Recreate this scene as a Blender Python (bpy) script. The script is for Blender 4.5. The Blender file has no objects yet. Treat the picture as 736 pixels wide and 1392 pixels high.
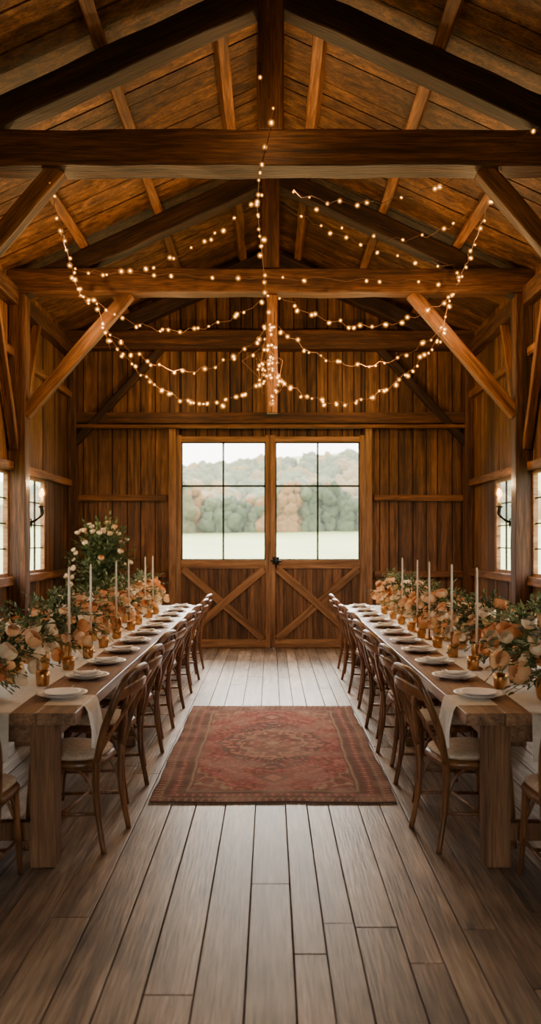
import bpy, math, random
import numpy as np
from mathutils import Vector, Matrix
random.seed(7); rng=np.random.default_rng(5)
COL=bpy.context.scene.collection
F=1100.0; HZ=735.0; CX=368.0; CH=1.6
def W(px,py,z): return Vector(((px-CX)*z/F, z, CH+(HZ-py)*z/F))
def lin(r,g,b):
    o=[]
    for c in (r,g,b):
        c/=255.0
        o.append(c/12.92 if c<=0.04045 else ((c+0.055)/1.055)**2.4)
    return (o[0],o[1],o[2],1.0)
# ---------------------------------------------------------------- materials
def base_mat(name,color,rough=.6,metal=0.0,emis=None,es=0.0):
    m=bpy.data.materials.new(name); m.use_nodes=True
    b=m.node_tree.nodes['Principled BSDF']
    b.inputs['Base Color'].default_value=color
    b.inputs['Roughness'].default_value=rough
    b.inputs['Metallic'].default_value=metal
    if emis:
        b.inputs['Emission Color'].default_value=emis
        b.inputs['Emission Strength'].default_value=es
    return m
def wood(name,dark,mid,light,axis='X',rough=.6,var=.35,bump=.25,scale=1.0,spec=.3,streak=.66,knots=.0,worn=.8):
    m=bpy.data.materials.new(name); m.use_nodes=True
    nt=m.node_tree; N=nt.nodes; L=nt.links
    b=N['Principled BSDF']; b.inputs['Roughness'].default_value=rough
    b.inputs['Specular IOR Level'].default_value=spec
    tc=N.new('ShaderNodeTexCoord'); geo=N.new('ShaderNodeNewGeometry'); oi=N.new('ShaderNodeObjectInfo')
    add=N.new('ShaderNodeMath'); add.operation='ADD'
    L.new(geo.outputs['Random Per Island'],add.inputs[0]); L.new(oi.outputs['Random'],add.inputs[1])
    mul=N.new('ShaderNodeMath'); mul.operation='MULTIPLY'; mul.inputs[1].default_value=23.0
    L.new(add.outputs[0],mul.inputs[0])
    va=N.new('ShaderNodeVectorMath'); va.operation='ADD'
    L.new(tc.outputs['Object'],va.inputs[0]); L.new(mul.outputs[0],va.inputs[1])
    mp=N.new('ShaderNodeMapping')
    s={'X':(.5,9,9),'Y':(9,.5,9),'Z':(9,9,.5)}[axis]
    mp.inputs['Scale'].default_value=tuple(k*scale for k in s)
    L.new(va.outputs[0],mp.inputs['Vector'])
    n1=N.new('ShaderNodeTexNoise'); n1.inputs['Scale'].default_value=1.6; n1.inputs['Detail'].default_value=8
    n1.inputs['Roughness'].default_value=.65; n1.inputs['Distortion'].default_value=.5
    L.new(mp.outputs[0],n1.inputs['Vector'])
    n2=N.new('ShaderNodeTexNoise'); n2.inputs['Scale'].default_value=9; n2.inputs['Detail'].default_value=5
    L.new(mp.outputs[0],n2.inputs['Vector'])
    rp=N.new('ShaderNodeValToRGB'); e=rp.color_ramp.elements
    e[0].position=.3; e[0].color=dark; e[1].position=.72; e[1].color=light
    k=e.new(.5); k.color=mid
    L.new(n1.outputs['Fac'],rp.inputs['Fac'])
    mr=N.new('ShaderNodeMapRange'); mr.inputs['From Min'].default_value=.32; mr.inputs['From Max'].default_value=.62
    mr.inputs['To Min'].default_value=streak; mr.inputs['To Max'].default_value=1.12
    L.new(n2.outputs['Fac'],mr.inputs['Value'])
    fr=N.new('ShaderNodeMath'); fr.operation='FRACT'
    L.new(add.outputs[0],fr.inputs[0])
    mv=N.new('ShaderNodeMapRange'); mv.inputs['To Min'].default_value=1-var; mv.inputs['To Max'].default_value=1+var*.6
    L.new(fr.outputs[0],mv.inputs['Value'])
    mm=N.new('ShaderNodeMath'); mm.operation='MULTIPLY'
    L.new(mr.outputs[0],mm.inputs[0]); L.new(mv.outputs[0],mm.inputs[1])
    last=mm
    if knots:
        mk=N.new('ShaderNodeMapping'); mk.inputs['Scale'].default_value={'X':(1.1,5,5),'Y':(5,1.1,5),'Z':(5,5,1.1)}[axis]
        L.new(va.outputs[0],mk.inputs['Vector'])
        vo=N.new('ShaderNodeTexVoronoi'); vo.inputs['Scale'].default_value=1.0; L.new(mk.outputs[0],vo.inputs['Vector'])
        kr=N.new('ShaderNodeMapRange'); kr.inputs['From Min'].default_value=.05; kr.inputs['From Max'].default_value=.16; kr.inputs['To Min'].default_value=1-knots; kr.inputs['To Max'].default_value=1
        L.new(vo.outputs['Distance'],kr.inputs['Value'])
        nb=N.new('ShaderNodeTexNoise'); nb.inputs['Scale'].default_value=1.4; nb.inputs['Detail'].default_value=8; L.new(tc.outputs['Object'],nb.inputs['Vector'])
        br=N.new('ShaderNodeMapRange'); br.inputs['From Min'].default_value=.38; br.inputs['From Max'].default_value=.62; br.inputs['To Min'].default_value=worn; br.inputs['To Max'].default_value=1.1
        L.new(nb.outputs['Fac'],br.inputs['Value'])
        m1=N.new('ShaderNodeMath'); m1.operation='MULTIPLY'; L.new(kr.outputs[0],m1.inputs[0]); L.new(br.outputs[0],m1.inputs[1])
        m2=N.new('ShaderNodeMath'); m2.operation='MULTIPLY'; L.new(m1.outputs[0],m2.inputs[0]); L.new(mm.outputs[0],m2.inputs[1]); last=m2
    hs=N.new('ShaderNodeHueSaturation'); L.new(rp.outputs[0],hs.inputs['Color']); L.new(last.outputs[0],hs.inputs['Value'])
    L.new(hs.outputs[0],b.inputs['Base Color'])
    bp=N.new('ShaderNodeBump'); bp.inputs['Strength'].default_value=bump; bp.inputs['Distance'].default_value=.01
    L.new(n2.outputs['Fac'],bp.inputs['Height']); L.new(bp.outputs[0],b.inputs['Normal'])
    return m
def noisy(name,c1,c2,scale=8,rough=.7,bump=.0,metal=0,objvar=0.0,haze_glow=0):
    m=bpy.data.materials.new(name); m.use_nodes=True
    nt=m.node_tree;N=nt.nodes;L=nt.links;b=N['Principled BSDF']
    b.inputs['Roughness'].default_value=rough; b.inputs['Metallic'].default_value=metal
    tc=N.new('ShaderNodeTexCoord'); n=N.new('ShaderNodeTexNoise'); n.inputs['Scale'].default_value=scale; n.inputs['Detail'].default_value=4
    L.new(tc.outputs['Object'],n.inputs['Vector'])
    rp=N.new('ShaderNodeValToRGB'); rp.color_ramp.elements[0].position=.35; rp.color_ramp.elements[1].position=.65
    rp.color_ramp.elements[0].color=c1; rp.color_ramp.elements[1].color=c2
    L.new(n.outputs['Fac'],rp.inputs['Fac'])
    out=rp.outputs[0]
    if objvar:
        oi=N.new('ShaderNodeObjectInfo'); geo=N.new('ShaderNodeNewGeometry')
        ad=N.new('ShaderNodeMath'); ad.operation='ADD'; L.new(oi.outputs['Random'],ad.inputs[0]); L.new(geo.outputs['Random Per Island'],ad.inputs[1])
        mv=N.new('ShaderNodeMapRange'); mv.inputs['From Max'].default_value=2; mv.inputs['To Min'].default_value=1-objvar; mv.inputs['To Max'].default_value=1+objvar
        L.new(ad.outputs[0],mv.inputs['Value'])
        hs=N.new('ShaderNodeHueSaturation'); L.new(out,hs.inputs['Color']); L.new(mv.outputs[0],hs.inputs['Value']); out=hs.outputs[0]
    L.new(out,b.inputs['Base Color'])
    if haze_glow:
        b.inputs['Emission Color'].default_value=(.84,.92,.82,1); b.inputs['Emission Strength'].default_value=haze_glow  # pale emission imitates distant mist and lifts the shaded sides
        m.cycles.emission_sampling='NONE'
    if bump:
        bp=N.new('ShaderNodeBump'); bp.inputs['Strength'].default_value=bump; bp.inputs['Distance'].default_value=.01
        L.new(n.outputs['Fac'],bp.inputs['Height']); L.new(bp.outputs[0],b.inputs['Normal'])
    return m
def halo_mat():  # emissive see-through shell imitating the soft glow around a bulb
    m=bpy.data.materials.new('glowing_glass_globe'); m.use_nodes=True  # halo shell imitating bulb glow, not a glass globe
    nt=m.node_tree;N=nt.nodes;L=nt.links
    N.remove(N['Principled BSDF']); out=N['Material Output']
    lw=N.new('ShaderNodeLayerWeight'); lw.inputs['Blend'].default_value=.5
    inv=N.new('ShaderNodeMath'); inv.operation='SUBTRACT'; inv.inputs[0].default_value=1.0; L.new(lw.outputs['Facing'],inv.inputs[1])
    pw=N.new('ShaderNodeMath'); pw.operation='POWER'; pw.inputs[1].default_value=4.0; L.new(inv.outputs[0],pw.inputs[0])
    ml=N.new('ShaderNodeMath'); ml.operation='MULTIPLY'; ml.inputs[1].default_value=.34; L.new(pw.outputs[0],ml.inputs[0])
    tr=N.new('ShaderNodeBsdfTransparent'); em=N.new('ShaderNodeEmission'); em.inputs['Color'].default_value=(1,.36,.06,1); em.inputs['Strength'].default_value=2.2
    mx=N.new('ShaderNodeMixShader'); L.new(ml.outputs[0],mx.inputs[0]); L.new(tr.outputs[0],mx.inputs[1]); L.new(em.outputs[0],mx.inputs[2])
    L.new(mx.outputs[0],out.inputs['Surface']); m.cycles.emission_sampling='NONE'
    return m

M={}
M['wallZ']=wood('barn_board_vertical',lin(46,29,15),lin(112,75,42),lin(158,111,67),'Z',.6,.55,knots=.5,streak=.5,worn=.7)
M['roofX']=wood('roof_board',lin(50,31,15),lin(102,67,35),lin(148,102,58),'X',.6,.45,knots=.45,streak=.5,worn=.7)
M['beam']=wood('hewn_beam',lin(36,22,12),lin(82,51,27),lin(120,78,43),'X',.6,.2,.6,streak=.45)
M['beamdark']=wood('dark_rafter',lin(26,16,8),lin(52,33,18),lin(80,52,28),'X',.65,.2,.6,streak=.5)
M['girt']=wood('girt_timber',lin(56,35,18),lin(116,75,40),lin(160,109,62),'X',.6,.2,.5,streak=.5)
M['floor']=wood('floor_plank',lin(92,75,61),lin(150,127,106),lin(190,168,145),'Y',.48,.28,.22,spec=.32,streak=.56,knots=.6,worn=.7)
M['doorZ']=wood('door_plank',lin(52,35,22),lin(104,72,46),lin(140,101,66),'Z',.6,.3,streak=.55)
M['doorframe']=wood('door_frame_wood',lin(84,57,34),lin(142,102,66),lin(178,134,92),'X',.6,.15)
M['table']=wood('table_top_wood',lin(86,60,40),lin(146,108,78),lin(184,144,108),'Y',.34,.2,spec=.5,streak=.58)
M['tleg']=wood('table_leg_wood',lin(76,50,32),lin(122,86,57),lin(150,110,77),'Z',.55,.15,streak=.58)
M['chair']=wood('chair_wood',lin(78,48,26),lin(122,79,44),lin(156,107,64),'Z',.32,.25,.1,spec=.5)
M['cushion']=noisy('linen_cushion',lin(180,158,132),lin(206,186,160),60,.85,.15)
M['dark']=base_mat('dark_iron',lin(24,20,18),.5,.7)
M['backing']=base_mat('dark_sheathing',lin(18,11,7),.9)
M['linen']=noisy('white_linen',lin(228,220,208),lin(240,234,224),40,.85,.1)
M['ceramic']=base_mat('plate_ceramic',lin(250,247,242),.4)
M['ceramic2']=base_mat('plate_ceramic_grey',lin(240,236,229),.4)
M['copper']=noisy('brass_gold',lin(184,132,78),lin(212,164,104),12,.3,0,.95)
M['brass']=base_mat('aged_brass',lin(150,104,58),.35,.9)
M['wax']=base_mat('candle_wax',lin(222,202,172),.5)
M['wick']=base_mat('wick',lin(30,26,22),.9)
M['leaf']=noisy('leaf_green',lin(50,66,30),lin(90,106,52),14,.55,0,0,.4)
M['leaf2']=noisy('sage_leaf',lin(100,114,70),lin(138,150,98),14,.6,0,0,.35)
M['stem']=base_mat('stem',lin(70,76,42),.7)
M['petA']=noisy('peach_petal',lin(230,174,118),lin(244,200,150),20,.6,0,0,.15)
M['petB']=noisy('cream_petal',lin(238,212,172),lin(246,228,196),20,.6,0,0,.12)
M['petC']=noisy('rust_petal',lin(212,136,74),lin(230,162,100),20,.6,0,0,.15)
M['bulb']=base_mat('warm_bulb',lin(255,180,90),.4,0,(1,.54,.17,1),12)
M['bulb'].cycles.emission_sampling='NONE'
M['halo']=halo_mat()
M['wire']=base_mat('string_wire',lin(90,58,32),.7)
M['terracotta']=noisy('terracotta',lin(112,72,50),lin(140,92,64),10,.8,.1)
M['grass']=noisy('field_grass',lin(136,150,94),lin(154,165,110),.25,.9)
# ---------------------------------------------------------------- geometry helpers
class MB:
    def __init__(s): s.v=[];s.f=[];s.m=[];s.sm=[]
    def add(s,v,f,m=0,sm=False):
        o=len(s.v); s.v+= [tuple(p) for p in v]
        for q in f: s.f.append(tuple(i+o for i in q)); s.m.append(m); s.sm.append(sm)
    def box(s,x0,x1,y0,y1,z0,z1,m=0):
        s.hexa([(x0,y0,z0),(x1,y0,z0),(x1,y1,z0),(x0,y1,z0),(x0,y0,z1),(x1,y0,z1),(x1,y1,z1),(x0,y1,z1)],m)
    def hexa(s,v,m=0):
        s.add(v,[(0,3,2,1),(4,5,6,7),(0,1,5,4),(1,2,6,5),(2,3,7,6),(3,0,4,7)],m)
    def beam(s,p0,p1,w,h,up=(0,0,1),m=0):
        p0=Vector(p0);p1=Vector(p1);d=(p1-p0).normalized();sd=d.cross(Vector(up)).normalized();u=sd.cross(d)
        v=[]
        for uu in (-1,1):
            for p,ss in ((p0,-1),(p1,-1),(p1,1),(p0,1)):
                v.append(p+sd*ss*w/2+u*uu*h/2)
        s.hexa(v,m)
    def tube(s,pts,r,n=8,m=0,flat=None,up=None):
        pts=[Vector(p) for p in pts]; k=len(pts)
        rs=r if isinstance(r,(list,tuple)) else [r]*k
        v=[];prev=None
        for i,p in enumerate(pts):
            t=(pts[min(i+1,k-1)]-pts[max(i-1,0)]).normalized()
            if up is not None: a=Vector(up)
            elif prev is None: a=Vector((0,0,1)) if abs(t.z)<.9 else Vector((1,0,0))
            else: a=prev
            a=(a-t*a.dot(t)).normalized(); b=t.cross(a); prev=a
            fa,fb=(1,1) if flat is None else flat
            for j in range(n):
                th=2*math.pi*j/n
                v.append(p+a*math.cos(th)*rs[i]*fa+b*math.sin(th)*rs[i]*fb)
        f=[]
        for i in range(k-1):
            for j in range(n):
                j2=(j+1)%n
                f.append((i*n+j,i*n+j2,(i+1)*n+j2,(i+1)*n+j))
        f.append(tuple(range(n-1,-1,-1))); f.append(tuple((k-1)*n+j for j in range(n)))
        s.add(v,f,m,True)
    def lathe(s,prof,n=20,c=(0,0,0),m=0):
        v=[];f=[]
        for r,z in prof:
            for j in range(n):
                th=2*math.pi*j/n; v.append((c[0]+max(r,1e-4)*math.cos(th),c[1]+max(r,1e-4)*math.sin(th),c[2]+z))
        for i in range(len(prof)-1):
            for j in range(n):
                j2=(j+1)%n; f.append((i*n+j,i*n+j2,(i+1)*n+j2,(i+1)*n+j))
        s.add(v,f,m,True)
    def obj(s,name,mats,parent=None,loc=None,bevel=0):
        me=bpy.data.meshes.new(name); me.from_pydata(s.v,[],s.f)
        for mt in (mats if isinstance(mats,(list,tuple)) else [mats]): me.materials.append(mt)
        me.polygons.foreach_set('material_index',s.m); me.polygons.foreach_set('use_smooth',s.sm); me.update()
        o=bpy.data.objects.new(name,me); COL.objects.link(o)
        if parent: o.parent=parent
        if loc: o.location=loc
        if bevel:
            b=o.modifiers.new('bevel','BEVEL'); b.width=bevel; b.segments=2; b.limit_method='ANGLE'
        return o
def tag(o,label,cat,group=None,kind=None):
    o['label']=label; o['category']=cat
    if group: o['group']=group
    if kind: o['kind']=kind
    return o
def empty(name,loc=(0,0,0)):
    e=bpy.data.objects.new(name,None); e.empty_display_size=.1; e.location=loc; COL.objects.link(e); return e
def struct(o,label=None):
    o['kind']='structure'
    if label: o['label']=label; o['category']=o.name.split('_')[0]
    return o
def beam_obj(name,p0,p1,w,h,mat,parent=None,up=(0,0,1),rough=.006,bevel=.012):
    p0=Vector(p0);p1=Vector(p1);L=(p1-p0).length;d=(p1-p0).normalized()
    sd=Vector(up).cross(d).normalized();u=d.cross(sd)
    n=max(2,int(L/.3)); v=[];f=[]
    for i in range(n+1):
        x=-L/2+L*i/n
        for (a,b) in ((-1,-1),(1,-1),(1,1),(-1,1)):
            j=(random.uniform(-rough,rough) if 0<i<n else 0); k=(random.uniform(-rough,rough) if 0<i<n else 0)
            v.append((x,a*w/2+j,b*h/2+k))
    for i in range(n):
        for j in range(4):
            j2=(j+1)%4; f.append((i*4+j,(i+1)*4+j,(i+1)*4+j2,i*4+j2))
    f.append((0,1,2,3)); f.append((n*4+3,n*4+2,n*4+1,n*4))
    mb=MB(); mb.add(v,f); o=mb.obj(name,mat,parent,None,bevel)
    c=(p0+p1)/2
    o.matrix_basis=Matrix(((d.x,sd.x,u.x,c.x),(d.y,sd.y,u.y,c.y),(d.z,sd.z,u.z,c.z),(0,0,0,1)))
    return o
def dup(root,loc,rz=0,scale=None):
    n=root.copy(); COL.objects.link(n); n.location=loc; n.rotation_euler=(0,0,rz)
    if scale: n.scale=(scale,)*3
    for c in root.children:
        k=c.copy(); k.parent=n; COL.objects.link(k)
    return n
# ---------------------------------------------------------------- room constants
XW=3.0; YB=12.15; YF=-1.6
RZ=6.05; SL=.46
def roof(x): return RZ-SL*abs(x)
# floor
mb=MB(); x=-3.25; 
while x<3.25:
    w=random.choice([.13,.15,.165,.18]); y=YF-.2-random.uniform(0,2)
    while y<YB+.3:
        L=random.uniform(1.6,4.2); y0=max(y,YF-.2); y1=min(y+L,YB+.3)
        if y1>y0+.01:
            dz=random.uniform(-.003,0); g=random.uniform(.002,.004)
            mb.box(x+g,x+w-g,y0+.003,y1-.003,-.03,dz)
        y+=L
    x+=w
mb.box(-3.25,3.25,YF-.2,YB+.3,-.08,-.031,1)
o=mb.obj('floor',[M['floor'],M['backing']],bevel=.0018); struct(o,'worn pale brown plank floor of the barn')
# back wall
mb=MB(); DW=1.36; DH=3.14
edges=[-3.12]
x=-3.12
while x<3.12:
    x+=random.choice([.14,.17,.2,.22]); edges.append(min(x,3.12))
for c in (-DW,DW,0.0): edges.append(c)
edges=sorted(set(round(e,4) for e in edges))
for a,b in zip(edges[:-1],edges[1:]):
    z0=DH if (a>=-DW-1e-4 and b<=DW+1e-4) else 0
    g=.008; t=random.uniform(0,.018)
    za,zb=roof(a)+.02,roof(b)+.02
    y0=YB-.0-t; y1=YB+.03
    mb.hexa([(a+g,y0,z0),(b-g,y0,z0),(b-g,y1,z0),(a+g,y1,z0),(a+g,y0,za),(b-g,y0,zb),(b-g,y1,zb),(a+g,y1,za)],0)
    y0=YB+.031;y1=YB+.08
    mb.hexa([(a,y0,z0),(b,y0,z0),(b,y1,z0),(a,y1,z0),(a,y0,za),(b,y0,zb),(b,y1,zb),(a,y1,za)],1)
struct(mb.obj('wall_back',[M['wallZ'],M['backing']]),'gable wall of vertical brown barn boards')
# front wall (behind the camera) with an open doorway
mb=MB()
FD=.62; FH=2.2
for a,b,z0 in ((-3.12,-FD,0),(-FD,0,FH),(0,FD,FH),(FD,3.12,0)):
    n=max(1,int((b-a)/.18))
    for i in range(n):
        p=a+(b-a)*i/n; q=a+(b-a)*(i+1)/n
        mb.hexa([(p,YF-.05,z0),(q-.001,YF-.05,z0),(q-.001,YF,z0),(p,YF,z0),(p,YF-.05,roof(p)),(q-.001,YF-.05,roof(q)),(q-.001,YF,roof(q)),(p,YF,roof(p))])
struct(mb.obj('wall_front',[M['wallZ']]),'gable wall with open doorway')
# side walls
WIN=[(4.5,5.7),(8.3,9.17),(9.97,10.66)]
WZ0,WZ1=1.22,2.37
ZE=roof(XW)+.03
for side,sn in ((-1,'left'),(1,'right')):
    mb=MB(); es=[YF]; y=YF
    while y<YB: y+=random.choice([.14,.17,.2]); es.append(min(y,YB))
    for a,b in WIN: es+= [a,b]
    es=sorted(set(round(e,4) for e in es))
    for a,b in zip(es[:-1],es[1:]):
        inw=any(a>=p-1e-4 and b<=q+1e-4 for p,q in WIN)
        for z0,z1 in (((0,WZ0),(WZ1,ZE)) if inw else ((0,ZE),)):
            t=random.uniform(0,.012)
            xs=sorted((side*(XW-t),side*(XW+.015))); mb.box(xs[0],xs[1],a+.005,b-.005,z0,z1,0)
            xs=sorted((side*(XW+.016),side*(XW+.035))); mb.box(xs[0],xs[1],a,b,z0,z1,1)
    struct(mb.obj('wall_'+sn,[M['wallZ'],M['backing']]),'side wall of vertical brown barn boards')
# ceiling
mb=MB(); y=YF-.1
while y<YB+.15:
    w=random.choice([.18,.2,.23,.25])
    for s in (-1,1):
        t=random.uniform(0,.016); e=3.2
        a,b=y+.006,y+w-.006
        za,zb=RZ-t,roof(e)-t
        v=[(0,a,za),(s*e,a,zb),(s*e,b,zb),(0,b,za),(0,a,za+.04),(s*e,a,zb+.04),(s*e,b,zb+.04),(0,b,za+.04)]
        mb.hexa(v,0)
    y+=w
for s in (-1,1):
    a,b=YF-.1,YB+.2;e=3.35
    mb.hexa([(0,a,RZ+.045),(s*e,a,roof(e)+.045),(s*e,b,roof(e)+.045),(0,b,RZ+.045),(0,a,RZ+.1),(s*e,a,roof(e)+.1),(s*e,b,roof(e)+.1),(0,b,RZ+.1)],1)
struct(mb.obj('ceiling',[M['roofX'],M['backing']]),'pitched roof underside of warm brown boards')
# ---------------------------------------------------------------- trusses
def truss(y,post=True,pw=.2,king=True,bm='girt',label='hewn timber roof truss with king post and knee braces'):
    r=empty('roof_truss',(0,y,0))
    t=.24
    beam_obj('tie_beam',(-3.0,0,4.56),(3.0,0,4.56),t,.27,M['beam'],r,rough=.009)
    for s in (-1,1):
        beam_obj('rafter',(s*3.0,0,roof(3.0)-.26),(s*.0,0,RZ-.26),.18,.22,M['beamdark'],r,rough=.009)
        if post:
            beam_obj('post',(s*(XW-pw/2-.01),0,0),(s*(XW-pw/2-.01),0,4.42),.2,pw,M['beam'],r,up=(1,0,0))
        beam_obj('brace',(s*(XW-pw+.02),0,3.05),(s*1.62,0,4.44),.12 if bm=='girt' else .09,.14 if bm=='girt' else .11,M[bm],r)
    if king: beam_obj('king_post',(0,0,4.7),(0,0,5.78),.2,.2,M['beam'],r,up=(1,0,0))
    tag(r,label,'roof truss','timber roof trusses')
    return r
for y in (0.1,3.1,6.2): truss(y)
r=truss(9.3)
beam_obj('drop_post',(0.02,0,3.06),(0.02,0,4.42),.09,.12,M['girt'],r,up=(1,0,0))
r['label']='hewn timber roof truss with centre post hanging below tie beam'
truss(12.0,pw=.12,bm='beamdark')
k=1
for s in (-1,1):
    for yp in (6.2,9.3):
        for d in (-1,1):
            o=beam_obj('knee_brace',(s*2.92,yp+d*.08,2.65),(s*2.92,yp+d*.85,4.38),.08,.1,M['girt'],up=(1,0,0))
            tag(o,'diagonal timber knee brace rising from wall post','wooden brace','wall knee braces')
    o=beam_obj('trim_%d'%k,(s*2.93,YF,4.38),(s*2.93,YB,4.38),.13,.2,M['beam']); struct(o,'timber wall plate under the eave'); k+=1
    for h in (1.14,2.45,3.75):
        o=beam_obj('trim_%d'%k,(s*2.96,YF,h),(s*2.96,YB,h),.08,.1,M['girt'],rough=.003); struct(o,'horizontal timber wall girt'); k+=1
    for px_ in (.42,1.3,2.15):
        z=roof(px_)-.06
        nrm=Vector((s*SL,0,1)).normalized()
        o=beam_obj('roof_purlin',(s*px_,YF,z),(s*px_,YB,z),.1,.13,M['girt'],up=nrm)
        tag(o,'squared timber purlin under roof boards','roof purlin','roof purlins')
o=beam_obj('ridge_beam',(0,YF,RZ-.14),(0,YB,RZ-.14),.17,.24,M['beam']); tag(o,'long timber ridge beam at roof peak','ridge beam')
def bt(p0,p1,w,h,label,up=(0,0,1),mat='girt'):
    global k
    o=beam_obj('trim_%d'%k,p0,p1,w,h,M[mat],up=up,rough=.003,bevel=.006); struct(o,label); k+=1; return o
bt((-2.98,12.05,3.42),(2.98,12.05,3.42),.16,.16,'heavy horizontal timber above the doors',mat='beam')
bt((-2.98,11.98,3.29),(2.98,11.98,3.29),.1,.05,'thin door track ledge above the doors')
for s in (-1,1):
    bt((s*1.55,12.1,2.24),(s*2.98,12.1,2.24),.08,.09,'horizontal timber girt on gable wall')
    bt((s*1.55,12.1,1.1),(s*2.98,12.1,1.1),.08,.09,'horizontal timber girt on gable wall')
    bt((s*1.46,12.06,0),(s*1.46,12.06,3.27),.14,.1,'door jamb post',up=(1,0,0),mat='doorframe')
bt((0,12.1,3.5),(0,12.1,4.42),.06,.16,'vertical centre batten on gable wall',up=(1,0,0))
bt((-1.42,12.16,.0),(1.42,12.16,.0),.1,.03,'door sill')
# ---------------------------------------------------------------- doors
def door(n,s):
    X0,X1=.002,1.405
    yc=12.07
    def bx(mb,a,b,y0,y1,z0,z1,m=0):
        q=sorted((s*a,s*b)); mb.box(q[0],q[1],y0,y1,z0,z1,m)
    r=empty('door_%d'%n,(0,yc,0)); struct(r,'sliding barn door with glazed upper half and cross-braced planked base')
    mb=MB(); nn=9
    for i in range(nn):
        a=X0+.05+(X1-X0-.1)*i/nn; b=X0+.05+(X1-X0-.1)*(i+1)/nn
        bx(mb,a+.004,b-.004,.0,.03,.02,1.2)
    mb.box(*sorted((s*(X0+.05),s*(X1-.05))),.03,.04,.01,1.2,1)
    mb.obj('door_panel',[M['doorZ'],M['backing']],r)
    yy=-.0
    for a in (X0+.035,X1-.04): beam_obj('stile',(s*a,yy,.01),(s*a,yy,3.17),.06,.07,M['doorframe'],r,up=(1,0,0),rough=.001,bevel=.004)
    for h,hh in ((.07,.12),(1.25,.13),(3.11,.08)): beam_obj('rail',(s*(X0+.07),yy,h),(s*(X1-.075),yy,h),.06,hh,M['doorframe'],r,rough=.001,bevel=.004)
    beam_obj('cross_brace',(s*(X0+.1),-.012,.14),(s*(X1-.1),-.012,1.18),.05,.11,M['doorframe'],r,rough=.001,bevel=.004)
    beam_obj('cross_brace',(s*(X0+.1),-.022,1.18),(s*(X1-.1),-.022,.14),.05,.11,M['doorframe'],r,rough=.001,bevel=.004)
    mb=MB(); xc=(X0+X1)/2
    bx(mb,xc-.014,xc+.014,-.01,.02,1.31,3.07); bx(mb,X0+.07,X1-.07,-.01,.02,2.40,2.43)
    bx(mb,X0+.068,X0+.09,-.01,.02,1.31,3.07);bx(mb,X1-.095,X1-.073,-.01,.02,1.31,3.07);bx(mb,X0+.07,X1-.07,-.01,.02,1.305,1.33);bx(mb,X0+.07,X1-.07,-.01,.02,3.05,3.075)
    mb.obj('window_frame',M['dark'],r)
    if s==1:
        mb=MB(); mb.box(.03,.13,-.06,-.03,1.25,1.36); mb.tube([(.08,-.03,1.34),(.08,-.09,1.34),(.08,-.09,1.2),(.08,-.03,1.2)],.012,8)
        mb.tube([(.0,-.07,1.3),(.16,-.07,1.3)],.012,8)
        mb.obj('latch',M['dark'],r)
        mb=MB(); mb.box(-.03,.03,.02,.05,.0,3.15); mb.obj('closing_strip',M['backing'],r)
door(1,-1); door(2,1)
# side windows
wn=1
for s in (-1,1):
    for a,b in WIN:
        mb=MB()
        def bx(x0,x1,y0,y1,z0,z1,m=0):
            q=sorted((s*x0,s*x1)); mb.box(q[0],q[1],y0,y1,z0,z1,m)
        t=.05
        bx(2.98,3.03,a-t,a+.01,WZ0-t,WZ1+t);bx(2.98,3.03,b-.01,b+t*.6,WZ0-t,WZ1+t)
        bx(2.98,3.03,a,b,WZ0-t,WZ0+.01);bx(2.98,3.03,a,b,WZ1-.01,WZ1+t)
        c=(a+b)/2
        bx(3.0,3.02,c-.012,c+.012,WZ0,WZ1,1)
        for q in (1,2,3): 
            z=WZ0+(WZ1-WZ0)*q/4; bx(3.0,3.02,a,b,z-.008,z+.008,1)
        o=mb.obj('window_%d'%wn,[M['doorframe'],M['dark']]); struct(o,'small multi-pane barn window with timber frame'); wn+=1
# ---------------------------------------------------------------- exterior
mb=MB(); nx,ny=60,60
v=[];f=[]
def ground(x,y):
    return -.15+max(0,(min(y,66)-20))*.060+ .12*math.sin(x*.1)*min(1,max(0,(y-20)/30)) + (max(0,y-68)*.25 if y>68 else 0)*(1+.25*math.sin(x*.05+.6))
for j in range(ny+1):
    for i in range(nx+1):
        x=-90+180*i/nx; y=-25+125*j/ny
        v.append((x,y,ground(x,y)))
for j in range(ny):
    for i in range(nx):
        a=j*(nx+1)+i; f.append((a,a+1,a+nx+2,a+nx+1))
mb.add(v,f,0,True); o=mb.obj('grass_field',M['grass']); tag(o,'pale green mown field outside the barn','field',kind='stuff')
import bmesh
from mathutils import noise
ico=bmesh.new(); bmesh.ops.create_icosphere(ico,subdivisions=3,radius=1); iv=[p.co.copy() for p in ico.verts]; ifc=[[q.index for q in p.verts] for p in ico.faces]
def trees(name,spots,cols,label,haze_glow):
    mats=[noisy(name+'_m%d'%i,lin(*a),lin(*b),.35,.95,haze_glow=haze_glow) for i,(a,b) in enumerate(cols)]
    mb=MB()
    for (x,yy,z,r) in spots:
        off=Vector((random.uniform(0,99),)*3); mi=int((noise.noise(Vector((x*.16,yy*.1,3.3)))*1.5+.5)*len(mats)+random.uniform(-.3,.3))%len(mats)
        vv=[]
        for p in iv:
            d=1+.35*noise.noise(p*1.3+off)+.35*noise.noise(p*6+off)
            vv.append((x+p.x*r*d,yy+p.y*r*d,z+p.z*r*1.25*d))
        mb.add(vv,ifc,mi,True)
    o=mb.obj(name,mats); tag(o,label,'trees',kind='stuff')
sp_=[]
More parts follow.
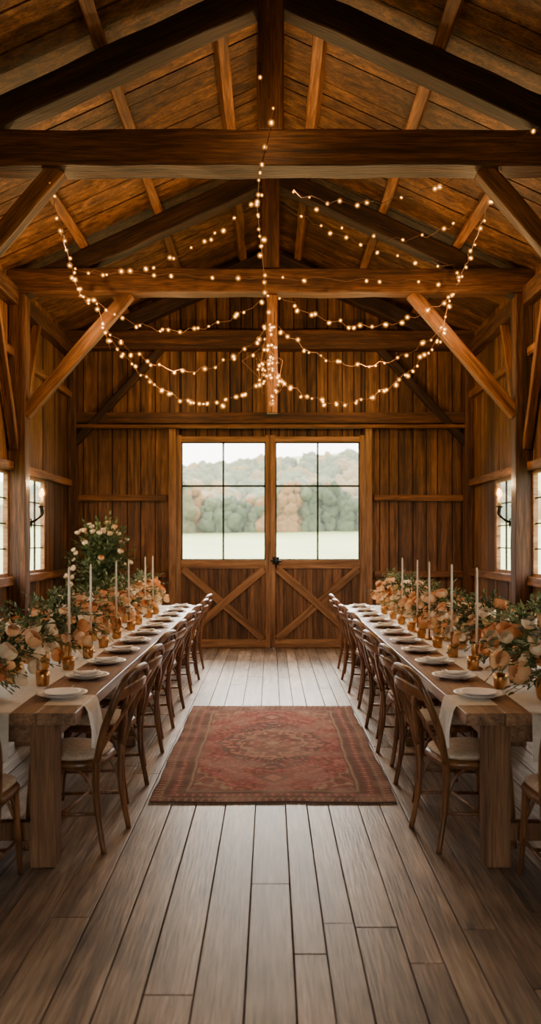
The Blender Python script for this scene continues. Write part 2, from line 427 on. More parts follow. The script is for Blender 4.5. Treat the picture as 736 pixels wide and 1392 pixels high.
for i in range(190):
    x=-13+26*(i+.5)/190+random.uniform(-.3,.3); y=60+random.uniform(-.6,2.4); H=random.uniform(2.4,3.1)+.7*math.sin(x*.6)+.35*math.sin(x*1.7); g=ground(x,y)
    for q in range(5):
        t=(q+.4)/5; sp_.append((x+random.uniform(-.3,.3),y+random.uniform(-.3,.3),g+H*t,random.uniform(.38,.6)*(1.2-.5*t)))
trees('distant_treeline',sp_,[((50,60,40),(64,74,48)),((56,64,42),(72,80,52)),((104,76,40),(118,90,50)),((76,76,46),(90,88,54)),((48,58,40),(62,72,48))],'autumn treeline beyond the field, mistiness imitated by emission',.16)
sp_=[]
for i in range(800):
    x=random.uniform(-24,24); y=random.uniform(70,94); sp_.append((x,y,ground(x,y)+.3,random.uniform(.55,1.1)))
trees('wooded_hill',sp_,[((78,86,62),(90,98,72)),((110,94,58),(122,106,66)),((86,90,62),(98,102,72))],'pale wooded hill behind the treeline, mist imitated by emission',.42)
# ---------------------------------------------------------------- rug
RX,RY0,RY1=.76,4.93,7.79
nx,ny=280,520
xs=np.linspace(-RX,RX,nx+1); ys=np.linspace(RY0,RY1,ny+1); RH=(RY1-RY0)/2; yc=(RY0+RY1)/2
Xg,Yg=np.meshgrid(xs,ys); X=Xg; Y=Yg-yc
def L3(*c): return np.array(lin(*c)[:3])
red=L3(140,66,58);dred=L3(98,48,42);tan=L3(178,146,118);navy=L3(74,62,60);brown=L3(92,64,52);rose=L3(176,114,98);blk=L3(62,46,38)
C=np.zeros(X.shape+(3,)); C[:]=red
d=np.minimum(RX-np.abs(X),RH-np.abs(Y))
alongv=np.where((RX-np.abs(X))<(RH-np.abs(Y)),Y,X)
ax_,ay_=np.abs(X),np.abs(Y)
def put(mask,c): C[mask]=c
wx=ax_+.035*np.sin(ay_*17)+.018*np.sin(ay_*39+1); wy=ay_+.035*np.sin(ax_*19+.5)+.018*np.sin(ax_*43)
fl=np.sin(wx*58)*np.sin(wy*52)+.6*np.sin(wx*31+wy*27)+.5*np.cos(wx*83-wy*71)
fl2=np.sin(wx*95+2)*np.cos(wy*88+1)
put(fl>.7,dred); put(fl<-.9,rose); put((fl2>.68)&(fl>-.2),tan*.9); put((fl2<-.8),navy)
edge=.03*np.sin(np.arctan2(Y/.8,X/.42)*16)
m=np.sqrt((X/.40)**2+(Y/.72)**2)*.55+(ax_/.44+ay_/.78)*.45+edge
put(m<1.02,brown); put(m<.97,dred)
put((m<.97)&(fl>.5),rose); put((m<.97)&(fl<-.7),navy); put((m<.97)&(fl2>.7),tan*.9)
put((m<.64)&(m>.6),tan*.8); put(m<.6,red*.95); put((m<.6)&(fl>.4),brown); put((m<.6)&(fl<-.5),tan*.85)
put(m<.26,brown); put((m<.26)&(fl>.1),rose); put(m<.1,tan*.9)
m2=ax_/.11+np.abs(ay_-.93)/.13+edge; put(m2<1,brown); put(m2<.6,rose)
m3=(RX-.2-ax_)/.32+(RH-.2-ay_)/.52+.06*np.sin((ax_-ay_)*38); put(m3<1,brown); put((m3<1)&(fl>.3),red); put((m3<1)&(fl<-.4),tan*.85); put((m3>1)&(m3<1.07),tan*.8)
put(d<.235,blk); put(d<.225,tan*.8); put(d<.208,brown)
s_=alongv*2*math.pi/.10; dd=(d-.135)/.06
rad=np.abs(np.sin(s_/2)); put((d<.205)&((rad*.9+np.abs(dd))<.8),red); put((d<.205)&((rad*.9+np.abs(dd))<.35),tan)
put((d<.205)&((np.abs(np.cos(s_/2))*.9+np.abs(dd))<.4),rose); put((d<.205)&(fl2>.75),navy)
put(d<.072,tan*.8); put((d<.072)&(np.sin(alongv*2*math.pi/.035)>0.1),brown); put(d<.05,dred); put((d<.05)&(np.sin(alongv*2*math.pi/.05)>.6),tan*.8); put(d<.016,blk)
def blur(A,n=1):
    for _ in range(n):
        P=np.pad(A,((1,1),(1,1),(0,0)),'edge'); A=(P[:-2,1:-1]+P[2:,1:-1]+P[1:-1,:-2]+P[1:-1,2:]+2*P[1:-1,1:-1])/6
    return A
B=blur(C,14); C=blur(C,1)*.66+B*.34
C*= (0.74+.52*rng.random(X.shape))[...,None]
rowv=(.84+.28*rng.random(ny+1))[:,None,None]; C*=rowv
low=rng.random((20,11)); low=np.kron(low,np.ones((27,26)))[:ny+1,:nx+1][...,None]; low=blur(low,60)
mix=.10+.5*np.clip((low-.33)*1.6,0,1); C=C*(1-mix)+L3(158,124,108)*mix
Zg=.009+.0015*rng.random(X.shape)
Xw=X+.006*np.sin(Y*5.0)+.003*np.sin(Y*17)
Yw=Y+.006*np.sin(X*7.0+1)
verts=np.stack([Xw,Yw,Zg],-1).reshape(-1,3)
idx=np.arange((nx+1)*(ny+1)).reshape(ny+1,nx+1)
faces=np.stack([idx[:-1,:-1],idx[:-1,1:],idx[1:,1:],idx[1:,:-1]],-1).reshape(-1,4)
me=bpy.data.meshes.new('rug'); me.from_pydata(verts.tolist(),[],faces.tolist())
at=me.color_attributes.new('Col','FLOAT_COLOR','POINT')
at.data.foreach_set('color',np.concatenate([C.reshape(-1,3),np.ones((verts.shape[0],1))],1).astype(np.float32).ravel())
mr=bpy.data.materials.new('rug_wool'); mr.use_nodes=True; b=mr.node_tree.nodes['Principled BSDF']; b.inputs['Roughness'].default_value=.95; b.inputs['Specular IOR Level'].default_value=.1
a=mr.node_tree.nodes.new('ShaderNodeAttribute'); a.attribute_name='Col'; mr.node_tree.links.new(a.outputs['Color'],b.inputs['Base Color'])
me.materials.append(mr)
rug=empty('area_rug',(0.015,yc,0)); tag(rug,'worn faded red oriental rug with dark patterned border','rug')
o=bpy.data.objects.new('rug_pile',me); COL.objects.link(o); o.parent=rug
mb=MB(); mb.box(-RX+.008,RX-.008,-RH+.008,RH-.008,.001,.0085); mb.obj('rug_backing',base_mat('rug_edge',lin(60,38,30),.95),rug)
mb=MB()
for e in (-1,1):
    x=-RX+.004
    while x<RX:
        j=random.uniform(-.004,.004); L=random.uniform(.02,.035)
        mb.beam((x,e*RH,.006),(x+j,e*(RH+L),.003),.0035,.003); x+=.008
mb.obj('fringe',base_mat('rug_fringe',lin(110,88,72),.95),rug)
# ---------------------------------------------------------------- tables
TH=.76; TI=.95; TO=2.1; TY0,TY1=3.93,10.52
def table(s):
    r=empty('dining_table',(s*(TI+TO)/2,(TY0+TY1)/2,0)); hw=(TO-TI)/2; hl=(TY1-TY0)/2
    mb=MB(); n=6
    for i in range(n):
        a=-hw+2*hw*i/n; b=-hw+2*hw*(i+1)/n
        j=random.uniform(0,.006); mb.box(a+.0015,b-.0015,-hl+j,hl-j,TH-.06,TH-random.uniform(0,.001))
    mb.obj('tabletop',M['table'],r,bevel=.004)
    mb=MB()
    for q in (-1,1):
        mb.box(*sorted((q*(hw-.13),q*(hw-.16))),-hl+.12,hl-.12,TH-.16,TH-.061)
        mb.box(-hw+.14,hw-.14,*sorted((q*(hl-.09),q*(hl-.12))),TH-.16,TH-.061)
    mb.obj('apron',M['table'],r,bevel=.003)
    for yy in (-hl+.085,6.36-(TY0+TY1)/2,hl-.075):
        for q in (-1,1):
            mb=MB(); mb.box(-.062,.062,-.062,.062,0,TH-.061)
            mb.obj('leg',M['tleg'],r,loc=(q*(hw-.165),yy,0),bevel=.006)
        mb=MB(); mb.box(-hw+.225,hw-.225,yy-.03,yy+.03,.12,.21); mb.obj('stretcher',M['tleg'],r,bevel=.005)
    tag(r,'long rustic wooden banquet table with square legs','table','banquet tables')
table(-1); table(1)
for s in (-1,1):
    mb=MB(); v=[];f=[]
    a,b=1.27,1.80; nxx=14
    path=[(TY0-.006,z) for z in np.linspace(.53,TH-.02,10)]+[(TY0-.004,TH-.004),(TY0+.01,TH+.003)]+[(y,TH+.003) for y in np.linspace(TY0+.05,TY1-.05,60)]+[(TY1+.004,TH-.004)]+[(TY1+.006,z) for z in np.linspace(TH-.02,.5,8)]
    for (y,z) in path:
        drop=max(0,TH-z)
        for i in range(nxx+1):
            x=a+(b-a)*i/nxx
            dy=-(.02*math.sin(x*34)*drop*1.5+.02*min(1,drop*3)) if y<7 else (.02*math.sin(x*30)*drop*1.5+.02*min(1,drop*3))
            v.append((s*(x+.012*math.sin(y*3.1)*(1 if drop<=0 else 0)),y+dy,z+(.0008*math.sin(x*40+y*9) if drop<=0 else 0)))
    for j in range(len(path)-1):
        for i in range(nxx):
            q=j*(nxx+1)+i; f.append((q,q+1,q+nxx+2,q+nxx+1))
    mb.add(v,f,0,True); o=mb.obj('table_runner',M['linen']); tag(o,'white linen runner draped along table','table runner','linen runners')
for s in (-1,1):
    mb=MB(); v=[];f=[]
    path=[(x,TH+.002) for x in np.linspace(1.16,.96,8)]+[(.946,TH-.004)]+[(.938,z) for z in np.linspace(TH-.03,.55,14)]
    n=48
    for (x,z) in path:
        drop=max(0,TH-z)
        for i in range(n+1):
            u=i/n; y=4.12+.28*u
            w=(.018*math.sin(u*21+.4*math.sin(u*9))+.010*math.sin(u*43+1+drop*9))*min(1,drop*5)
            yy=4.26+(y-4.26)*(1-.62*min(1,drop*2.4)+.25*max(0,drop-.08)*3)
            zz=z-(drop/.21)*.035*math.sin(u*2.4+.4)
            v.append((s*(x-abs(w)-.016*min(1,drop*8)),yy,zz))
    for j in range(len(path)-1):
        for i in range(n):
            q=j*(n+1)+i; f.append((q,q+1,q+n+2,q+n+1))
    mb.add(v,f,0,True); o=mb.obj('napkin',M['linen']); tag(o,'white linen napkin hanging over table edge','napkin','draped napkins')
# ---------------------------------------------------------------- chairs
def bez(pts,n=8):
    P=[Vector(p) for p in pts]; P=[P[0]*2-P[1]]+P+[P[-1]*2-P[-2]]; out=[]
    for i in range(1,len(P)-2):
        for j in range(n):
            t=j/n; a,b,c,d=P[i-1],P[i],P[i+1],P[i+2]
            out.append(.5*((2*b)+(-a+c)*t+(2*a-5*b+4*c-d)*t*t+(-a+3*b-3*c+d)*t**3))
    out.append(P[-2]); return out
def seat_shape(a,b,z0,z1,puff=0,n=36,e=3.2):
    def ring(sc,z):
        o=[]
        for j in range(n):
            th=2*math.pi*j/n; c,s=math.cos(th),math.sin(th)
            x=a*sc*math.copysign(abs(c)**(2/e),c); y=b*sc*math.copysign(abs(s)**(2/e),s)
            x*=1+.10*(y/b)
            o.append((x,y,z))
        return o
    prof=[(.94,z0),(1,z0+(z1-z0)*.35),(1,z0+(z1-z0)*.65),(.95,z1)]
    if puff: prof+=[(.8,z1+puff*.6),(.5,z1+puff),(.2,z1+puff*.95)]
    v=[];f=[]
    for sc,z in prof: v+=ring(sc,z)
    for i in range(len(prof)-1):
        for j in range(n):
            j2=(j+1)%n; f.append((i*n+j,i*n+j2,(i+1)*n+j2,(i+1)*n+j))
    f.append(tuple(range(n-1,-1,-1))); k=(len(prof)-1)*n; f.append(tuple(k+j for j in range(n)))
    return v,f
def chair_proto():
    r=empty('dining_chair')
    mb=MB(); v,f=seat_shape(.21,.2,.42,.462); mb.add(v,f,0,True); mb.obj('seat',M['chair'],r)
    mb=MB(); v,f=seat_shape(.195,.185,.463,.49,.016); mb.add(v,f,0,True); mb.obj('cushion',M['cushion'],r)
    for s in (-1,1):
        mb=MB(); mb.tube(bez([(s*.195,.185,0),(s*.183,.172,.22),(s*.175,.16,.43)]),[.014]*6+[.018]*11,10); mb.obj('leg',M['chair'],r)
        mb=MB(); mb.tube(bez([(s*.19,-.235,0),(s*.18,-.2,.2),(s*.182,-.19,.34),(s*.19,-.196,.47)]),[.015]*8+[.019]*17,10); mb.obj('leg',M['chair'],r)
    mb=MB()
    hoop=bez([(.19,-.196,.46),(.204,-.235,.62),(.208,-.285,.75),(.185,-.33,.865),(.105,-.357,.918),(0,-.365,.93),(-.105,-.357,.918),(-.185,-.33,.865),(-.208,-.285,.75),(-.204,-.235,.62),(-.19,-.196,.46)],6)
    mb.tube(hoop,.019,10)
    for s in (-1,1):
        mb.tube(bez([(s*.183,-.20,.49),(s*.11,-.245,.60),(0,-.29+s*.006,.715),(-s*.1,-.33,.81),(-s*.155,-.335,.868)],6),.015,8,flat=(.45,1.35),up=(0,1,0.3))
    mb.tube(bez([(.195,-.315,.81),(.1,-.35,.83),(0,-.362,.838),(-.1,-.35,.83),(-.195,-.315,.81)],6),.026,8,flat=(.35,1.5),up=(0,1,.3))
    mb.obj('backrest',M['chair'],r)
    mb=MB()
    for s in (-1,1):
        mb.tube([(s*.185,.176,.17),(s*.182,-.2,.2)],.010,8)
        mb.tube(bez([(s*.178,-.19,.26),(s*.172,-.14,.37),(s*.165,-.06,.43)],5),.009,8)
        mb.tube(bez([(s*.178,.165,.26),(s*.172,.12,.37),(s*.165,.05,.43)],5),.009,8)
        mb.tube(bez([(s*.17,.165,.28),(s*.12,.165,.38),(s*.04,.165,.425)],5),.009,8)
    mb.tube([(-.18,-.0,.186),(.18,-.0,.186)],.010,8)
    mb.obj('stretcher',M['chair'],r)
    tag(r,'brown bentwood cross-back chair with beige cushion at banquet table','chair','cross-back dining chairs')
    return r
ch=chair_proto(); first=True
NC=8; SP=.80; CY=4.36
locs=[]
for i in range(NC):
    yy_=CY+SP*i
    for s in (-1,1):
        tw=math.radians(random.uniform(6,12)) 
        locs.append(((s*(1.06+.006*i+random.uniform(-.015,.02)),yy_+random.uniform(-.012,.012),0),(math.pi/2-tw if s<0 else -math.pi/2+tw)))
locs.append(((-1.385,3.69,0),.06)); locs.append(((1.385,3.69,0),-.06))
for l,a in locs:
    if first: ch.location=l; ch.rotation_euler=(0,0,a); first=False
    else: dup(ch,l,a)
# ---------------------------------------------------------------- place settings
mb=MB(); mb.lathe([(.0,.0),(.085,.0),(.09,.004),(.118,.014),(.135,.018),(.136,.021),(.118,.018),(.092,.009),(.0,.007)],36)
pl=mb.obj('dinner_plate',M['ceramic2']); tag(pl,'pale stoneware dinner plate on wooden table','plate','dinner plates')
mb=MB(); mb.lathe([(.0,.0),(.06,.0),(.064,.004),(.088,.012),(.1,.016),(.101,.019),(.088,.016),(.066,.009),(.0,.007)],32)
sp=mb.obj('salad_plate',M['ceramic']); tag(sp,'white salad plate stacked on dinner plate','plate','salad plates')
# folded napkin: a soft three-layer strip
mb=MB(); n=14
for lay in range(3):
    v=[];f=[]
    for i in range(n+1):
        t=i/n; x=-.075+.15*t+ (lay-1)*.003
        for j in range(7):
            u=j/6; y=(-.028+.056*u)*(1+.18*abs(2*t-1))
            z=lay*.005+.004*math.sin(u*math.pi)+.003*math.sin(t*7+lay)+.006*abs(2*t-1)**2
            v.append((x,y,z))
    for i in range(n):
        for j in range(6):
            q=i*7+j; f.append((q,q+1,q+8,q+7))
    mb.add(v,f,0,True)
fn=mb.obj('folded_napkin',M['linen']); sm=fn.modifiers.new('thick','SOLIDIFY'); sm.thickness=.003; tag(fn,'folded white linen napkin on salad plate','napkin','folded napkins')
def fresh(proto,loc,rz=0,sc=None,used=set()):
    if proto.name not in used:
        used.add(proto.name); proto.location=loc; proto.rotation_euler=(0,0,rz)
        if sc: proto.scale=(sc,)*3
        return proto
    return dup(proto,loc,rz,sc)
for i in range(11):
    for s in (-1,1):
        y=4.36+.585*i; x=s*1.125
        fresh(pl,(x,y,TH+.0045),random.random()*6); fresh(sp,(x,y,TH+.0125),random.random()*6)
        if i>0: fresh(fn,(x,y,TH+.0245),random.uniform(-.25,.25))
# ---------------------------------------------------------------- candles
mb=MB(); mb.lathe([(0,0),(.038,0),(.04,.006),(.028,.014),(.009,.022),(.007,.05),(.011,.058),(.007,.066),(.007,.13),(.013,.14),(.014,.16),(.0105,.162),(.0095,.15),(0,.15)],20)
hold=mb.obj('candle_holder',M['brass']); tag(hold,'slender aged brass candlestick among flowers','candle holder','brass candlesticks')
cd=empty('taper_candle'); tag(cd,'tall unlit cream taper candle in candlestick','candle','taper candles')
mb=MB(); mb.lathe([(0,0),(.0092,0),(.0082,.3),(.007,.495),(.004,.51),(0,.512)],14); mb.obj('wax_stick',M['wax'],cd)
mb=MB(); mb.tube([(0,0,.51),(.001,0,.518),(.003,0,.526)],.0012,6); mb.obj('wick',M['wick'],cd)
candle=[(-1.345,5.40),(-1.345,6.05),(-1.345,7.05),(-1.345,7.67),(-1.37,8.85),(-1.36,9.35),(1.345,5.27),(1.345,6.0),(1.345,6.85),(1.345,7.4),(1.345,8.25)]
for x,y in candle:
    fresh(hold,(x,y,TH+.004)); fresh(cd,(x,y,TH+.004+.1505),random.random()*6)
# ---------------------------------------------------------------- flowers
def leafquad(mb,p,d,nrm,L,w,m):
    d=d.normalized(); sd=d.cross(nrm)
    if sd.length<1e-3: sd=d.cross(Vector((1,0,0)))
    sd.normalize(); up=sd.cross(d)
    a=p; b=p+d*L*.35+sd*w; c=p+d*L; e=p+d*L*.35-sd*w; mid=p+d*L*.4-up*w*.35
    b2=p+d*L*.7+sd*w*.7; e2=p+d*L*.7-sd*w*.7
    c=c-up*L*.12
    mb.add([a,b,b2,c,e2,e,mid],[(0,1,6),(1,2,6),(2,3,6),(3,4,6),(4,5,6),(5,0,6)],m,False)
def foliage_mesh(name,rx,ry,rz,z0,nst,nl,lsz=.06,down=.15,mats=None,sage=.3):
    mb=MB()
    for i in range(nst):
        th=random.uniform(0,2*math.pi); el=random.uniform(-down,1.35)
        d=Vector((math.cos(th)*math.cos(el)*rx,math.sin(th)*math.cos(el)*ry,math.sin(el)*rz))*random.uniform(.7,1.2)
        p0=Vector((random.uniform(-.03,.03),random.uniform(-.03,.03),z0)); p2=p0+d
        p1=p0+Vector((d.x*.35,d.y*.35,abs(d.z)*.6+.06))
        pts=bez([p0,p1,p2],6); mb.tube(pts,.0022,4,2)
        mi=0 if random.random()>sage else 1
        for k_ in range(nl):
            t=.2+.8*k_/nl; q=pts[min(int(t*(len(pts)-1)),len(pts)-1)]
            tang=(pts[min(int(t*(len(pts)-1))+1,len(pts)-1)]-pts[max(int(t*(len(pts)-1))-1,0)]).normalized()
            rnd=Vector((random.gauss(0,1),random.gauss(0,1),random.gauss(0,.7)+.2))
            dd=(tang*.8+rnd*.7)
            leafquad(mb,q,dd,Vector((random.gauss(0,.4),random.gauss(0,.4),1)),lsz*random.uniform(.6,1.25),lsz*random.uniform(.16,.3),mi)
        leafquad(mb,pts[-1],pts[-1]-pts[-2],Vector((0,.3,1)),lsz,lsz*.25,mi)
    return MB.obj(mb,name,mats or [M['leaf'],M['leaf2'],M['stem']])
def bloom_mesh(R=.042,rings=5):
    # rounded rose: concentric cupped petals lying on a ball, opening outwards
    mb=MB()
    for k_ in range(rings):
        t=k_/(rings-1); npet=3+k_; rr=R*(.22+.78*t)
        span=2*math.pi/npet*1.35
        top=math.radians(80-38*t)      # elevation reached by the petal rim
        for j in range(npet):
            th0=2*math.pi*(j+.5*(k_%2))/npet+random.uniform(-.12,.12); v=[];n1=5;n2=3
            for a in range(n1+1):
                u=a/n1; el=-1.2+(top+1.2)*u
                for c in range(-n2,n2+1):
                    w=c/n2; ww=w*(.55+.45*math.sin(math.pi*(.1+.65*u)))
                    th=th0+ww*span/2
                    e2=el-.22*w*w*u
                    r_=rr*(1+.16*t*u**4+.05*w*w)
                    v.append(Vector((math.cos(th)*math.cos(e2)*r_,math.sin(th)*math.cos(e2)*r_,math.sin(e2)*r_*.85)))
            f=[]
            for a in range(n1):
                for c in range(2*n2):
                    q=a*(2*n2+1)+c; f.append((q,q+1,q+2*n2+2,q+2*n2+1))
            mb.add(v,f,0,True)
    return mb
blooms=[]
for mk in ('petA','petB','petC','petA','petB','petA','petC'):
    o=bloom_mesh().obj('bloom_source',M[mk]); blooms.append(o.data); bpy.data.objects.remove(o)
fol=[]
for i in range(6):
    o=foliage_mesh('foliage_source',.27,.29,.35,.08,50,13,.05,.15,sage=.35); fol.append(o.data); bpy.data.objects.remove(o)
mbv=MB(); mbv.lathe([(0,0),(.042,0),(.05,.01),(.058,.06),(.055,.1),(.05,.115),(.054,.125),(.05,.125),(.046,.11),(.05,.06),(0,.03)],24)
vase_me=mbv.obj('vase_source',M['copper']); vm=vase_me.data; bpy.data.objects.remove(vase_me)
def arrangement(x,y,z,side,nb=22):
    r=empty('flower_arrangement',(x,y,z))
    o=bpy.data.objects.new('vase',vm); COL.objects.link(o); o.parent=r; o.location=(-side*.08,0,0)
    o=bpy.data.objects.new('foliage',random.choice(fol)); COL.objects.link(o); o.parent=r; o.rotation_euler=(0,0,random.choice((0,math.pi))+random.uniform(-.3,.3))
    zs=random.uniform(.85,1.12); o.scale=(1,1,zs)
    for i in range(nb):
        u=(i+.5)/nb; th=i*2.39996+random.uniform(-.3,.3); el=math.asin(min(1,max(-.1,u*1.02-.05)))
        d=Vector((math.cos(th)*math.cos(el)*.22,math.sin(th)*math.cos(el)*.25,math.sin(el)*.26*zs))*random.uniform(.8,1.12)
        p=Vector((0,0,.11))+d
        o=bpy.data.objects.new('bloom',random.choice(blooms)); COL.objects.link(o); o.parent=r; o.location=p
        nd=(d.normalized()+Vector((0,0,.2))).normalized()
        o.rotation_euler=nd.to_track_quat('Z','Y').to_euler(); sc=random.choice((.55,.7,.85,1.0,1.15,1.35)); o.scale=(sc,)*3
    tag(r,'gold vase of peach and cream roses with greenery on runner','flower arrangement','table flower arrangements')
for s in (-1,1):
    y=4.25
    while y<10.35:
        arrangement(s*(1.56+random.uniform(-.03,.03)),y,TH+.005,s); y+=.5
mb=MB(); mb.lathe([(0,0),(.03,0),(.036,.006),(.04,.06),(.038,.085),(.035,.085),(.036,.06),(.032,.012),(0,.01)],20)
cup=mb.obj('votive_cup',M['copper']); tag(cup,'small hammered gold votive cup beside flowers','votive cup','gold votives')
for s in (-1,1):
    for i in range(9):
        fresh(cup,(s*(1.31+random.uniform(-.012,.012)),4.62+.58*i+random.uniform(-.05,.05),TH+.004))
# large potted shrub
r=empty('potted_flowering_shrub',(-2.32,11.1,0)); tag(r,'tall leafy green arrangement with pale blooms in pedestal urn','potted plant')
mb=MB(); mb.lathe([(0,0),(.17,0),(.17,.04),(.1,.07),(.07,.2),(.08,.45),(.12,.52),(.2,.66),(.23,.84),(.24,.88),(.21,.88),(.19,.8),(0,.78)],28); mb.obj('urn',M['terracotta'],r)
o=foliage_mesh('foliage',.52,.46,.98,.82,220,20,.075,.0,sage=.25); o.parent=r
for i in range(40):
    th=random.uniform(0,6.28); el=random.uniform(.0,1.35)
    d=Vector((math.cos(th)*math.cos(el)*.5,math.sin(th)*math.cos(el)*.46,math.sin(el)*.95+.05))*random.uniform(.85,1.05)
    o=bpy.data.objects.new('bloom',blooms[random.choice((0,1,1,4,4))]); COL.objects.link(o); o.parent=r; o.location=Vector((0,0,.9))+d; o.rotation_euler=d.to_track_quat('Z','Y').to_euler(); o.scale=(random.uniform(.6,.95),)*3
# ---------------------------------------------------------------- sconces
def sconce(s):
    r=empty('wall_sconce',(s*2.985,9.72,1.98)); r.scale=(1.2,1.2,1.2)
    mb=MB(); mb.box(*sorted((0,-s*.02)),-.04,.04,-.16,.12); mb.obj('wall_plate',M['dark'],r)
    for yy,xx in ((-.12,.09),(0,.2),(.12,.15)):
        mb=MB(); mb.tube(bez([(-s*.01,0,-.08),(-s*.08,yy*.5,-.13),(-s*xx,yy,-.06),(-s*xx,yy,.02)],6),.010,8)
        mb.lathe([(0,0),(.025,0),(.03,.012),(.012,.012),(0,.012)],14,(-s*xx,yy,.02)); mb.obj('arm',M['dark'],r)
        mb=MB(); mb.lathe([(0,0),(.011,0),(.011,.09),(0,.09)],10,(-s*xx,yy,.032)); mb.obj('candle_sleeve',M['wax'],r)
        mb=MB(); mb.lathe([(0,0),(.015,.012),(.022,.03),(.016,.06),(.005,.085),(0,.087)],12,(-s*xx,yy,.122))
        mb.lathe([(0,-.02),(.035,.0),(.052,.035),(.042,.08),(.018,.12),(0,.128)],16,(-s*xx,yy,.118),1)  # outer shell is a painted glow around the flame, not glass
        mb.obj('flame_bulb',[M['bulb'],M['halo']],r)
    mb=MB(); mb.lathe([(0,-.2),(.008,-.17),(.015,-.15),(.008,-.13),(.006,-.1)],10,(-s*.09,0,0))
    mb.tube([(-s*.09,0,-.1),(-s*.01,0,-.1)],.006,8); mb.obj('finial',M['dark'],r)
    tag(r,'black iron wall sconce with three glowing candle bulbs','wall lamp','wall sconces')
    l=bpy.data.lights.new('sconce_light','POINT'); l.energy=16; l.color=(1,.6,.28); l.shadow_soft_size=.02
    lo=bpy.data.objects.new('sconce_light',l); lo.location=(s*(2.985-.24),9.60,2.28); COL.objects.link(lo)
sconce(-1); sconce(1)
# ---------------------------------------------------------------- string lights
mb=MB(); mb.lathe([(0,0),(.005,0),(.006,-.012),(0.005,-.014)],8)
mb.lathe([(.004,-.014),(.006,-.020),(.0092,-.029),(.0085,-.036),(.005,-.042),(0,-.044)],10,m=1)
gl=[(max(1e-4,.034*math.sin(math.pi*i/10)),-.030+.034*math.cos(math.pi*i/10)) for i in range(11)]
mb.lathe(gl,14,m=2)  # added halo shell, imitates the bulb's glow
o=mb.obj('b',[M['wire'],M['bulb'],M['halo']]); bulb_me=o.data; bpy.data.objects.remove(o)
def strand(pts,n,bs=1.0):
    P=[Vector(p) for p in pts]; r=empty('string_lights',P[0]); org=P[0]
    cum=[0]
    for a,b in zip(P[:-1],P[1:]): cum.append(cum[-1]+(b-a).length)
    mb=MB(); mb.tube([p-org for p in P],.0035,5); mb.obj('wire',M['wire'],r)
    for i in range(n):
        t=cum[-1]*min(.995,max(.005,(i+.5+random.uniform(-.6,.6))/n))
        k_=max(j for j in range(len(cum)) if cum[j]<=t); k_=min(k_,len(P)-2)
        q=P[k_].lerp(P[k_+1],(t-cum[k_])/max(1e-6,cum[k_+1]-cum[k_]))
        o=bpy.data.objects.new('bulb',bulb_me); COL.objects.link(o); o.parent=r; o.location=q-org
        sc=random.uniform(.6,1.25)*(bs if q.y>7.6 else .75)
        o.rotation_euler=(random.uniform(-1.5,1.5),random.uniform(-1.5,1.5),0); o.scale=(sc,)*3
    tag(r,'glowing warm string lights on thin wire hung from beams','string lights','festoon string lights')
def sagline(a,b,sag,n=24):
    out=[]; ph=random.uniform(0,6)
    for i in range(n+1):
        t=i/n; p=Vector(a).lerp(Vector(b),t); p.z-=4*sag*t*(1-t)+.025*math.sin(i*2.1+ph); p.x+=.012*math.sin(i*3.3+ph); out.append(p)
    return out
Z=8.95
strand(sagline(W(358,262,Z),W(98,365,Z),.33),17)
strand(sagline(W(388,282,Z),W(617,362,Z),.1),9)
strand(sagline(W(366,400,Z),W(108,393,Z),.43),21)
strand(sagline(W(378,400,Z),W(628,393,Z),.38),20)
strand(sagline(W(370,440,Z-.1),W(143,445,Z-.05),.5),20)
strand(sagline(W(374,440,Z-.1),W(603,445,Z-.05),.44),20)
strand(sagline(W(368,510,Z-.2),W(143,450,Z-.08),.52),35)
strand(sagline(W(374,510,Z-.2),W(603,450,Z-.08),.52),35)
strand(sagline(W(98,370,Z+.1),W(625,384,Z+.1),.0),12)
strand(sagline(W(65,237,6.05),W(110,405,Z),.05),12)
strand(sagline(W(683,222,6.05),W(620,390,Z),.05),11)
strand(sagline(W(732,172,5.95),W(400,262,7.4),.28),11)
strand(sagline(W(398,255,7.4),W(640,290,7.6),.35),8)
strand([W(354,85,6.04),W(356,120,6.04),W(373,148,6.03),W(366,180,6.02),W(357,215,5.98),W(352,245,6.3),W(350,285,7.0),W(356,340,8.2),W(362,400,8.9),W(372,470,8.85),W(370,560,8.85)],28)
strand([W(98,365,Z),W(105,390,Z),W(118,412,Z),W(130,405,Z),W(143,450,Z-.05),W(150,475,Z-.05)],9)
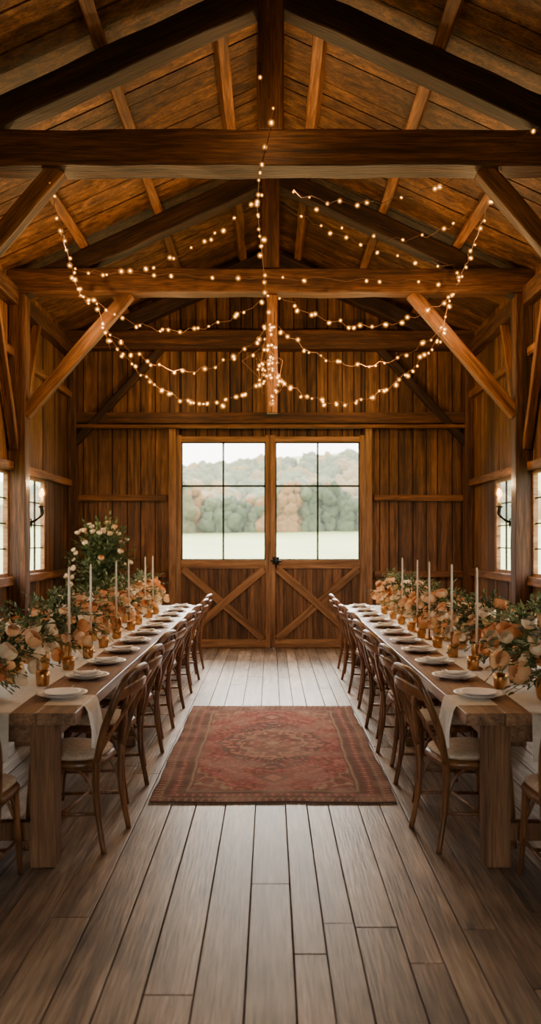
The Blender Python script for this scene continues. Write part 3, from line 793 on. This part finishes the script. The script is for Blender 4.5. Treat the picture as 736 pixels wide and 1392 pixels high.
strand([W(617,360,Z),W(628,393,Z),W(612,400,Z),W(603,445,Z-.05),W(596,470,Z-.05)],8)
pts=[]
for i in range(44):
    yy=497+random.gauss(0,26)
    pts.append(W(371+random.gauss(0,7+12*max(0,1-abs(yy-500)/50)),yy,8.8+random.uniform(-.12,.12)))
strand(pts,44,.85)
# ---------------------------------------------------------------- lights
def pl_(loc,e,col=(1,.57,.22),r=.02):
    l=bpy.data.lights.new('string_fill_glow','POINT'); l.energy=e; l.color=col; l.shadow_soft_size=r
    o=bpy.data.objects.new('string_fill_glow',l); o.location=loc; COL.objects.link(o)
pl_((.25,8.5,3.5),66)
for s in (-1,1):
    pl_((s*1.1,8.75,3.5),56); pl_((s*2.0,8.75,4.05),28)
    pl_((s*1.9,7.4,4.2),22); pl_((s*1.3,11.0,3.9),26)  # second lamp added to brighten the gable wall, away from the strands
    pl_((s*1.6,4.9,4.0),13)  # fill lamps added above the near table ends, no strand hangs here
pl_((0.15,7.4,4.9),30); pl_((0,5.6,4.6),11)  # second lamp added ahead of the strands to warm the near roof
# daylight
w=bpy.data.worlds.new('overcast_sky'); bpy.context.scene.world=w; w.use_nodes=True
bg=w.node_tree.nodes['Background']; bg.inputs['Color'].default_value=(1.0,.95,.87,1); bg.inputs['Strength'].default_value=10.0
sl=bpy.data.lights.new('hazy_sun','SUN'); sl.energy=11; sl.angle=math.radians(35); sl.color=(1,.92,.80)
so=bpy.data.objects.new('hazy_sun',sl); so.location=(0,40,25); dv=Vector((0.0,-1,-.62)); so.rotation_euler=dv.to_track_quat('-Z','Y').to_euler(); COL.objects.link(so)
# camera
cam=bpy.data.cameras.new('camera'); co=bpy.data.objects.new('camera',cam); COL.objects.link(co)
co.location=(0,0,CH); co.rotation_euler=(math.pi/2,0,0)
cam.sensor_fit='VERTICAL'; cam.sensor_height=36; cam.sensor_width=36*736/1392; cam.lens=F/1392*36
cam.shift_y=(HZ-696)/1392
cam.dof.use_dof=True; cam.dof.focus_distance=6.0; cam.dof.aperture_fstop=1.8
cam.clip_end=400
bpy.context.scene.camera=co
